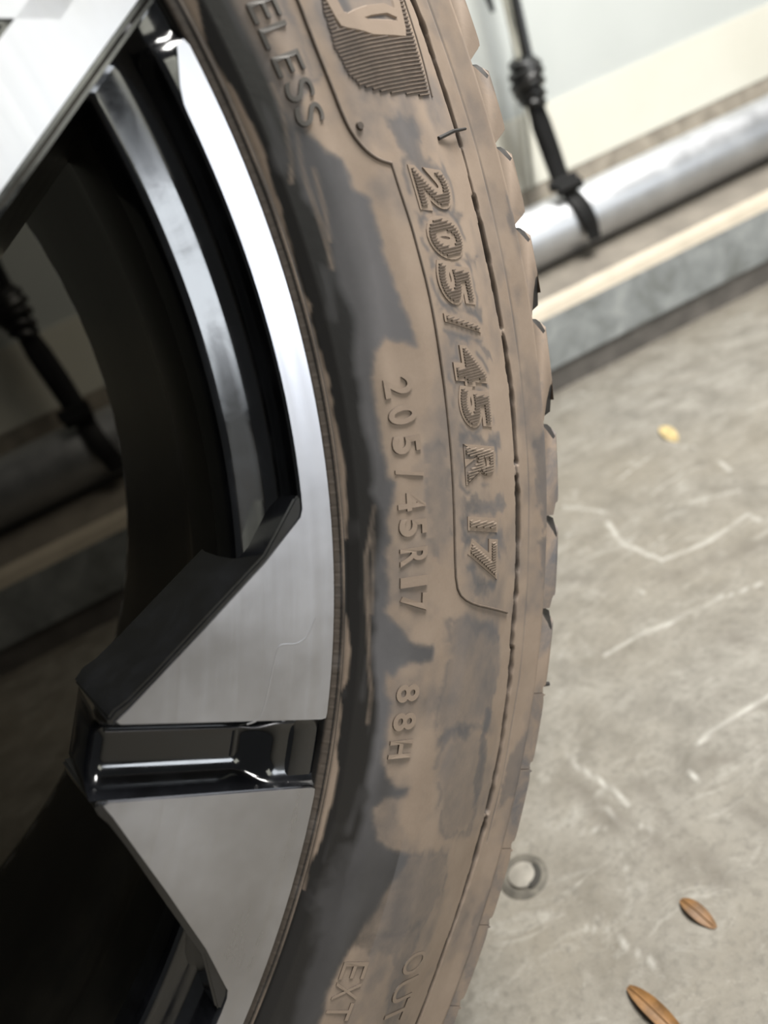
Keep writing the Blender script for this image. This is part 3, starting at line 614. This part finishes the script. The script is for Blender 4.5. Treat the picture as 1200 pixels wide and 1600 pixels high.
# centre tread ribs
for zc in (-74, -102, -130):
    V, F = lathe([(302, zc+11), (310, zc+10), (310.6, zc), (310, zc-10), (302, zc-11)], 96)
    autosmooth(fix(mk('tread_rib', V, F, M_BLOCK, tyre)), 40)
V, F = lathe([(301, -146), (309.5, -147), (309.3, -170), (308, -186), (300, -187)], 96)
autosmooth(fix(mk('tread_rib', V, F, M_BLOCK, tyre)), 40)

# ---- writing on the sidewall
CACHE = {}
def place_glyph(name, ch, th, r_, h, w, raise_=.4, base=-.3, italic=0.0, mats=None, offset=0.0):
    key = (ch, offset)
    if key not in CACHE:
        v0, _ = glyph(ch, 1.0, min(offset, .03)); V, F = glyph(ch, 1.0, offset, .1)
        CACHE[key] = (v0, V, F)
    v0, V, F = CACHE[key]
    ext = v0[:, :2].max(0)-v0[:, :2].min(0)
    hh = h/ext[1]; ww = min(w/max(ext[0], .2), hh*1.6)
    out = []
    for x, y, z in V:
        vv = y*hh; u = x*ww+italic*vv
        out.append(on_tyre(th-math.degrees(u/r_), r_+vv, raise_ if z > 0 else base))
    # walls default to a darker colour that paints edge shade, the cap is dusty
    fm = []
    for f in F:
        zs = [V[i][2] for i in f]; fm.append(0 if min(zs) > 0 else 1)
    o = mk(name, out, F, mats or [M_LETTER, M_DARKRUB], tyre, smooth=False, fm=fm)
    return o
def stroke_outline(name, ch, th, r_, h, w, rad=.22, raise_=.15):
    # embossed outline: a thin bare bead round each character
    v0, F = glyph(ch, 1.0)
    ext = v0[:, :2].max(0)-v0[:, :2].min(0); hh = h/ext[1]; ww = min(w/max(ext[0], .2), hh*1.6)
    return v0, F, hh, ww
for ch, (th, r_) in SMALL:
    place_glyph('raised_letter' if ch == 'R' else 'raised_digit' if ch != '/' else 'raised_slash', ch, th, 242.9, 8.4, 4.5 if ch != '/' else 2.6, .42, offset=.022)
for ch, (th, r_) in LOAD:
    place_glyph('raised_letter' if ch == 'H' else 'raised_digit', ch, th, 242.9, 7.2, 4.6, .42, offset=.022)
for ch, (th, r_) in TUBE:
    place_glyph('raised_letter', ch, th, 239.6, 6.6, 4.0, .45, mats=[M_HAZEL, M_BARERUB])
for ch, (th, r_) in EXT:
    place_glyph('raised_letter', ch, th, 246.2, 8.0, 4.4, .25)
for ch, (th, r_) in OUT:
    place_glyph('raised_letter', ch, th, 271.6, 11.5, 6.0, .25)
def hatched(ch, th, r_, h, w, italic, mrib):
    v0, F = glyph(ch, 1.0)
    ext = v0[:, :2].max(0)-v0[:, :2].min(0); hh = h/ext[1]; ww = min(w/max(ext[0], .2), hh*1.6)
    v0, F = glyph(ch, 1.0, .02)
    o = place_glyph('raised_digit_border' if ch.isdigit() else 'raised_letter_border', ch, th, r_, h, w, .30, italic=italic, offset=.10, mats=[M_LETTER, M_LETTER2])
    T = []
    for f in F:
        q = [(v0[i][0]*ww+italic*v0[i][1]*hh, v0[i][1]*hh) for i in f]
        for k in range(1, len(q)-1): T.append((q[0], q[k], q[k+1]))
    V, FF = [], []
    us = [p_[0] for t in T for p_ in t]
    u = min(us)+.25
    while u < max(us):
        iv = []
        for t in T:
            xs_ = []
            for i in range(3):
                (ax, ay), (bx, by) = t[i], t[(i+1) % 3]
                if (ax-u)*(bx-u) < 0: xs_.append(ay+(by-ay)*(u-ax)/(bx-ax))
            if len(xs_) == 2: iv.append((min(xs_), max(xs_)))
        iv.sort(); mg = []
        for a_, b_ in iv:
            if mg and a_ <= mg[-1][1]+.05: mg[-1][1] = max(mg[-1][1], b_)
            else: mg.append([a_, b_])
        for a_, b_ in mg:
            if b_-a_ < .3: continue
            n0 = len(V); m = max(2, int((b_-a_)/2.0)+1)
            for q in np.linspace(a_, b_, m):
                for du, hq in ((-.20, .30), (-.13, .62), (.13, .62), (.20, .30)):
                    V.append(on_tyre(th-math.degrees((u+du)/r_), r_+q, hq))
            for k in range(m-1):
                for j in range(3): FF.append((n0+k*4+j, n0+k*4+j+1, n0+k*4+5+j, n0+k*4+4+j))
        u += .72
    if V: fix(mk('hatch_ribs', V, FF, mrib, tyre, smooth=False))
for k_, (ch, (th, r_)) in enumerate(BIG):
    hatched(ch, th, 269.2, 12.8 if ch != '/' else 13.5, 8.3 if ch not in '/1' else 2.6, .2, M_RIB if k_ < 6 else M_RIB2)
def line_on_tyre(name, pts, rad, m, h=.12, n_=6):
    P = []
    for (a_, b_), (c_, d_) in zip(pts[:-1], pts[1:]):
        for q in np.linspace(0, 1, 6, endpoint=False): P.append(on_tyre(a_+(c_-a_)*q, b_+(d_-b_)*q, h))
    P.append(on_tyre(pts[-1][0], pts[-1][1], h))
    V, F = tube(P, rad, n_); return autosmooth(fix(mk(name, V, F, m, tyre)), 70)
def chaikin(p, k=2):
    for _ in range(k):
        q = [p[0]]
        for a_, b_ in zip(p[:-1], p[1:]):
            q.append((a_[0]*.75+b_[0]*.25, a_[1]*.75+b_[1]*.25)); q.append((a_[0]*.25+b_[0]*.75, a_[1]*.25+b_[1]*.75))
        q.append(p[-1]); p = q
    return p
line_on_tyre('panel_border', chaikin([(4.5, PANEL[0][1]+.3)]+PANEL[:9], 2), .42, M_RIB)
line_on_tyre('panel_border', chaikin(PANEL[8:], 1), .36, M_RIB, .1)
line_on_tyre('panel_border', chaikin([(3.2, 287.2), (0, 285.4), (-1.6, 284.2), (-3.2, 282.6)], 1), .25, M_RIB, .05)
# hatched emblem field with its smooth raised emblem
pp = [tuple(map(float, mmcoords(t, q))) for t, q in HATCH]
lg = [tuple(map(float, mmcoords(t, q))) for t, q in LOGO]
V, FF = [], []
arcs = np.arange(min(q[0] for q in pp), max(q[0] for q in pp), .80)
rr_ = np.arange(250, 288, .35)
for u in arcs:
    on = inside(np.full(rr_.shape, u), rr_, pp) & ~(inside(np.full(rr_.shape, u), rr_, lg))
    k = 0
    while k < len(rr_):
        if on[k]:
            j = k
            while j+1 < len(rr_) and on[j+1]: j += 1
            if j-k > 2:
                n0 = len(V); m = max(2, (j-k)//6+1)
                for q in np.linspace(rr_[k], rr_[j], m):
                    for du, hq in ((-.22, -.1), (-.14, .38), (.14, .38), (.22, -.1)):
                        V.append(on_tyre(math.degrees((u+du)/255), q, hq))
                for s_ in range(m-1):
                    for w_ in range(3): FF.append((n0+s_*4+w_, n0+s_*4+w_+1, n0+s_*4+5+w_, n0+s_*4+4+w_))
            k = j+1
        else: k += 1
fix(mk('hatch_field', V, FF, M_RIB, tyre, smooth=False))
def plate(name, pts, h0, h1, m, inset=0):
    # slab following the sidewall, bounded by an (angle, radius) outline
    n_ = len(pts); V = [on_tyre(t, q, h1) for t, q in pts]+[on_tyre(t, q, h0) for t, q in pts]
    F = [tuple(range(n_))]+[(i, (i+1) % n_, n_+(i+1) % n_, n_+i) for i in range(n_)]
    o = mk(name, V, F, m, tyre, smooth=False)
    bm = bmesh.new(); bm.from_mesh(o.data); bmesh.ops.triangulate(bm, faces=bm.faces); bmesh.ops.recalc_face_normals(bm, faces=bm.faces); bm.to_mesh(o.data); bm.free()
    return o
# emblem: bent band shaped like a wide open V
def strip_poly(cl, w): 
    L_, R_ = [], []
    for i, (t, q) in enumerate(cl):
        a_ = cl[max(i-1, 0)]; b_ = cl[min(i+1, len(cl)-1)]
        dx = (b_[0]-a_[0])*4.45; dy = b_[1]-a_[1]; L = math.hypot(dx, dy); nx0, ny0 = -dy/L, dx/L
        L_.append((t+nx0*w/4.45, q+ny0*w)); R_.append((t-nx0*w/4.45, q-ny0*w))
    return L_+R_[::-1]
def band(name, cl, w, m):
    pts = []
    for (a_, b_), (c_, d_) in zip(cl[:-1], cl[1:]):
        for q in np.linspace(0, 1, 8, endpoint=False): pts.append((a_+(c_-a_)*q, b_+(d_-b_)*q))
    pts.append(cl[-1]); V = []; F = []
    for i, (t, q) in enumerate(pts):
        a_ = pts[max(i-1, 0)]; b_ = pts[min(i+1, len(pts)-1)]
        dx = (b_[0]-a_[0])*4.45; dy = b_[1]-a_[1]; L = math.hypot(dx, dy); nx0, ny0 = -dy/L, dx/L
        for s_, hq in ((-1, -.1), (-.8, .45), (.8, .45), (1, -.1)): V.append(on_tyre(t+nx0*w*s_/4.45, q+ny0*w*s_, hq))
    for i in range(len(pts)-1):
        for j in range(3): F.append((i*4+j, i*4+j+1, i*4+5+j, i*4+4+j))
    return fix(mk(name, V, F, m, tyre, smooth=False))
band('emblem_band', [(3.3, 255.0), (2.4, 256.3), (.95, 257.4), (.35, 266), (.05, 279.0), (1.3, 281.2), (3.0, 282.8)], 1.9, M_LETTER)
band('emblem_band', [(0.9, 259.9), (0.98, 262.4), (1.08, 267.8), (1.05, 274.6), (0.77, 279.1)], 1.2, M_LETTER)
# rubber hair and vent dots
V, F = tube([on_tyre(HAIR[0][0], HAIR[0][1], .2), on_tyre(HAIR[1][0]+.03, HAIR[1][1], 1.6), on_tyre(HAIR[2][0], HAIR[2][1], 1.2)], [.5, .5, .35], 8)
autosmooth(fix(mk('rubber_hair', V, F, M_BARERUB, tyre)))
V, F = tube([P3(-36.6, 308.5, -19), P3(-36.55, 311.5, -18.5)], [.9, .7], 8); autosmooth(fix(mk('rubber_hair', V, F, M_BARERUB, tyre)))
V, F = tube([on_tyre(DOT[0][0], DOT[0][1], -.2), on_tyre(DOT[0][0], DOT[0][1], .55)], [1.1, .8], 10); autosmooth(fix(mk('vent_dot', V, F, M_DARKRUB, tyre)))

# ---- rim: barrel and lip as one lathe whose lip dips at the grooves and beside the spokes
AXIS = -38.65; NT = 4; STEP = 360/NT
rim_prof = [(221.5, -9, 0), (222.6, -4.0, 0), (222.5, -1.0, 1), (222.0, -.25, 1), (221.4, -.05, 1), (218.5, -.05, 1), (215.6, -.05, 1), (214.9, -.4, 1), (214.4, -1.4, 1), (213.2, -5.2, 0), (212.4, -7.0, 0), (211.4, -8.1, 0), (210.4, -8.95, 0), (209.3, -9.1, 0), (207.2, -8.9, 0),
            (205.0, -8.69, 0), (203.2, -8.5, 0), (202.1, -8.55, 0), (201.4, -9.4, 0), (200.8, -12, 0), (199.8, -17, 0), (198.9, -24, 0), (198.9, -34, 0), (199.6, -39, 0), (201.4, -42, 0), (203, -48, 0), (204.2, -60, 0), (205.5, -90, 0), (207.5, -130, 0), (209.5, -158, 0), (211.2, -168, 0), (212.4, -175, 0), (213.5, -178.5, 0), (216, -181, 0), (221, -182.5, 0), (226, -183, 0), (227, -187, 0), (224, -191, 0), (220, -190, 0)]
ths = np.arange(0, 360, .5)
V = []; m = len(rim_prof)
for t in ths:
    ph = abs((t-AXIS+STEP/2) % STEP-STEP/2)
    g = max(min(1, max(0, (2.35-ph)/.35)), min(1, max(0, (ph-41.3)/.5)))
    for (r_, z, l) in rim_prof: V.append(P3(t, r_, z-(3.0*g if l else 0)))
nt_ = len(ths)
F = [(i*m+k, i*m+k+1, ((i+1) % nt_)*m+k+1, ((i+1) % nt_)*m+k) for i in range(nt_) for k in range(m-1)]
fm = [0 if k < 20 else 1 for i in range(nt_) for k in range(m-1)]
rim = mk('rim', V, F, [M_BLACK, M_BARREL], wheel, fm=fm)
autosmooth(fix(rim), 50)
tag(rim, label='gloss black rim barrel and lip')

def polyprism(name, outline, z0, z1, m, parent, flare=0.0, flare_ids=None, bev=0.0, seg=2):
    n_ = len(outline); top = [(x, y, z0) for x, y in outline]; bot = []
    cx = sum(q[0] for q in outline)/n_; cy = sum(q[1] for q in outline)/n_
    for i, (x, y) in enumerate(outline):
        if flare and (flare_ids is None or i in flare_ids):
            a_ = Vector(outline[i-1]); b_ = Vector(outline[(i+1) % n_]); c_ = Vector((x, y))
            d1 = (c_-a_).normalized(); d2 = (b_-c_).normalized(); n1_ = Vector((d1.y, -d1.x)); n2_ = Vector((d2.y, -d2.x)); nn = (n1_+n2_).normalized()
            bot.append((x+nn.x*flare, y+nn.y*flare, z1))
        else: bot.append((x, y, z1))
    F = [tuple(range(n_)), tuple(range(n_, 2*n_))[::-1]]+[(i, n_+i, n_+(i+1) % n_, (i+1) % n_) for i in range(n_)]
    o = mk(name, top+bot, F, m, parent, smooth=False)
    fix(o)
    if bev: bevel(o, bev, seg)
    return autosmooth(o, 30)
def rot2(p_, deg): a_ = math.radians(deg); return (p_[0]*math.cos(a_)-p_[1]*math.sin(a_), p_[0]*math.sin(a_)+p_[1]*math.cos(a_))
def pol2(r_, ph): a_ = math.radians(ph); return (r_*math.cos(a_), r_*math.sin(a_))
GH = 8.0     # half width of the groove
def face_outline(gh, dr):
    # one half of the machined face (positive side), counter-clockwise
    o = [(172.6, gh+.7), (173.6, gh), (180, gh)]
    o += [(x, gh) for x in np.linspace(190, 220.5, 5)]
    o += [(221.55, gh+.3)]
    o += [pol2(221.9, ph) for ph in np.arange(2.6, 41.2, 1.2)]
    o += [pol2(221.3, 41.35), pol2(219.5, 41.2), pol2(216, 39.4), pol2(215.1, 38.6)]
    o += [pol2(215.0, ph) for ph in np.arange(38, 16.2, -1.2)]
    o += [pol2(214.9, 15.55), pol2(214.3, 15.05), pol2(205, 12.55), pol2(191.4, 8.95), pol2(180, 5.45), pol2(175.2, 3.75), pol2(173.4, 3.2), pol2(172.5, 2.85)]
    return o
def mirror(o): return [(x, -y) for x, y in o][::-1]
for k in range(NT):
    tooth = None
    ang = AXIS+k*STEP
    for sgn in (1, -1):
        body = [(171.4, GH+.2), (219, GH+.2), (219, 40), pol2(219, 16.6), pol2(213.6, 16.3), pol2(205, 13.05), pol2(191, 9.45), pol2(180, 6.0), pol2(175, 4.35), pol2(172.4, 3.7), pol2(171.2, 3.1)]
        ids = {4, 5, 6, 7, 8, 9, 10}
        if sgn < 0:
            body = mirror(body); ids = {len(body)-1-i for i in ids}
        body = [rot2(q, ang) for q in body]
        w_ = polyprism('wedge', body, -.25, -27, M_BLACK, wheel, 2.6, ids, .55, 2)
        fo = face_outline(GH+.35, 0); fo = fo if sgn > 0 else mirror(fo)
        fc = polyprism('machined_face', [rot2(q, ang) for q in fo], .30, -.9, M_SILVER, wheel, 0, None, .5, 2)
        fc['label'] = 'brushed silver machined face of the rim'
    # groove channel between the wedges: concave fillet, raised step towards the lip
    V = []; us = np.linspace(169.8, 221.8, 60); vs_ = np.linspace(-1, 1, 33)
    for u in us:
        s_ = min(1, max(0, (u-203.0)/9.0)); s_ = s_*s_*(3-2*s_)
        zf_ = -8.6*(1-s_)-4.0*s_
        endr = max(0, 1-(u-169.8)/3.0); zf_ -= 3.0*endr*endr
        for v_ in vs_:
            e = max(0, (abs(v_)-.30)/.70); fil = 1-math.sqrt(max(0, 1-e*e))
            V.append((*rot2((u, v_*(GH+.15)), ang), zf_+fil*(-.6-zf_)*.98))
    nu_, nv_ = len(us), len(vs_)
    F = [tuple(q) for q in gfaces(nv_, nu_)]
    base = len(V)
    V += [(*rot2((169.8, v_*(GH+.15)), ang), -27) for v_ in vs_]
    F += [(j, base+j, base+j+1, j+1) for j in range(nv_-1)]
    autosmooth(fix(mk('groove', V, F, M_BLACK, wheel)), 60)

# faint raised residue line left on one face
res = [(162.2, -119.9), (164.6, -120.9), (166.6, -119.9), (170.0, -116.5), (176.5, -109.3), (178.0, -108.7), (181.4, -111.4), (184.7, -111.1), (188.1, -108.5)]
V, F = tube([(x, y, .28) for x, y in chaikin(res, 2)], [(.22, .07)]*len(chaikin(res, 2)), 6)
autosmooth(fix(mk('residue_line', V, F, simple('pale_residue', (.50, .50, .53), .35, .95), wheel)))

# spokes: straight bands that leave the hub in pairs and meet the lip beside each other
P_out = Vector((217.2, 18.6)); Dn = Vector((.8818, .4716)); Nn = Vector((-.4716, .8818))
def spoke(ang, sgn):
    a0 = [P_out-Dn*165, P_out+Dn*1.2, P_out+Dn*1.2+Nn*2.5, P_out+Nn*8.5-Dn*6, P_out+Nn*14.8-Dn*12, P_out+Nn*14.8-Dn*165]
    a0 = [rot2((q.x, q.y), -AXIS) for q in a0]       # into the tooth frame
    b0 = [P_out-Dn*170-Nn*1.3, P_out+Dn*3.5-Nn*1.3, P_out+Dn*3.5+Nn*3, P_out+Nn*10-Dn*4.5, P_out+Nn*16.1-Dn*10, P_out+Nn*16.1-Dn*170]
    b0 = [rot2((q.x, q.y), -AXIS) for q in b0]
    ids = {0, 1, 4, 5}
    if sgn < 0: a0 = mirror(a0); b0 = mirror(b0); ids = {5-i for i in ids}
    sp = polyprism('spoke', [rot2(q, ang) for q in b0], -.3, -40, M_BLACK, wheel, 4.0, ids, 1.2, 3)
    f_ = polyprism('spoke_face', [rot2(q, ang) for q in a0], .35, -1.2, M_SILVER, sp, 0, None, .8, 2)
    f_['label'] = 'brushed silver face of the spoke'
for k in range(NT):
    for sgn in (1, -1): spoke(AXIS+k*STEP, sgn)
V, F = lathe([(100, -40), (98, -12), (94, -6), (60, -5), (40, -8), (36, -10), (35, -60), (100, -60)], 72)
autosmooth(fix(mk('hub', V, F, M_BLACK, wheel)), 40)
V, F = lathe([(34, -12), (33, -7), (28, -5), (.01, -4)], 48); autosmooth(fix(mk('centre_cap', V, F, M_BLACK, wheel)), 40)
for k in range(4):
    c_ = pol2(58, AXIS+k*90+45); V, F = lathe([(10, -6), (9.5, -3), (8, -2), (7.5, -12), (.01, -12)], 24, c_[0], c_[1])
    autosmooth(fix(mk('bolt_recess', V, F, M_BARREL, wheel)), 40)

# added tinted sheet behind the spokes, dimming the view in place of shade
M_DIMMER, nt, b = newmat('dimming_sheet')
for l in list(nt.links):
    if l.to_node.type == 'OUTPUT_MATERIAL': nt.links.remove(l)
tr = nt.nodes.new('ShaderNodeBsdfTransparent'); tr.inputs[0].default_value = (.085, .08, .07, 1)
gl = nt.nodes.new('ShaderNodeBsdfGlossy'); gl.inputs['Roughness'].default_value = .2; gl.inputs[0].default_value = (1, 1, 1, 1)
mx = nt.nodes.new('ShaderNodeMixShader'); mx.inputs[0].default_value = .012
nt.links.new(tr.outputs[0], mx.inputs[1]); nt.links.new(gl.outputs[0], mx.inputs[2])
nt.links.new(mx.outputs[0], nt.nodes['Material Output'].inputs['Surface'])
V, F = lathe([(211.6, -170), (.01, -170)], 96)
sm = fix(mk('dimming_sheet', V, F, M_DIMMER, wheel, smooth=False))
tag(sm, label='added dark see-through sheet dimming the view behind the spokes')
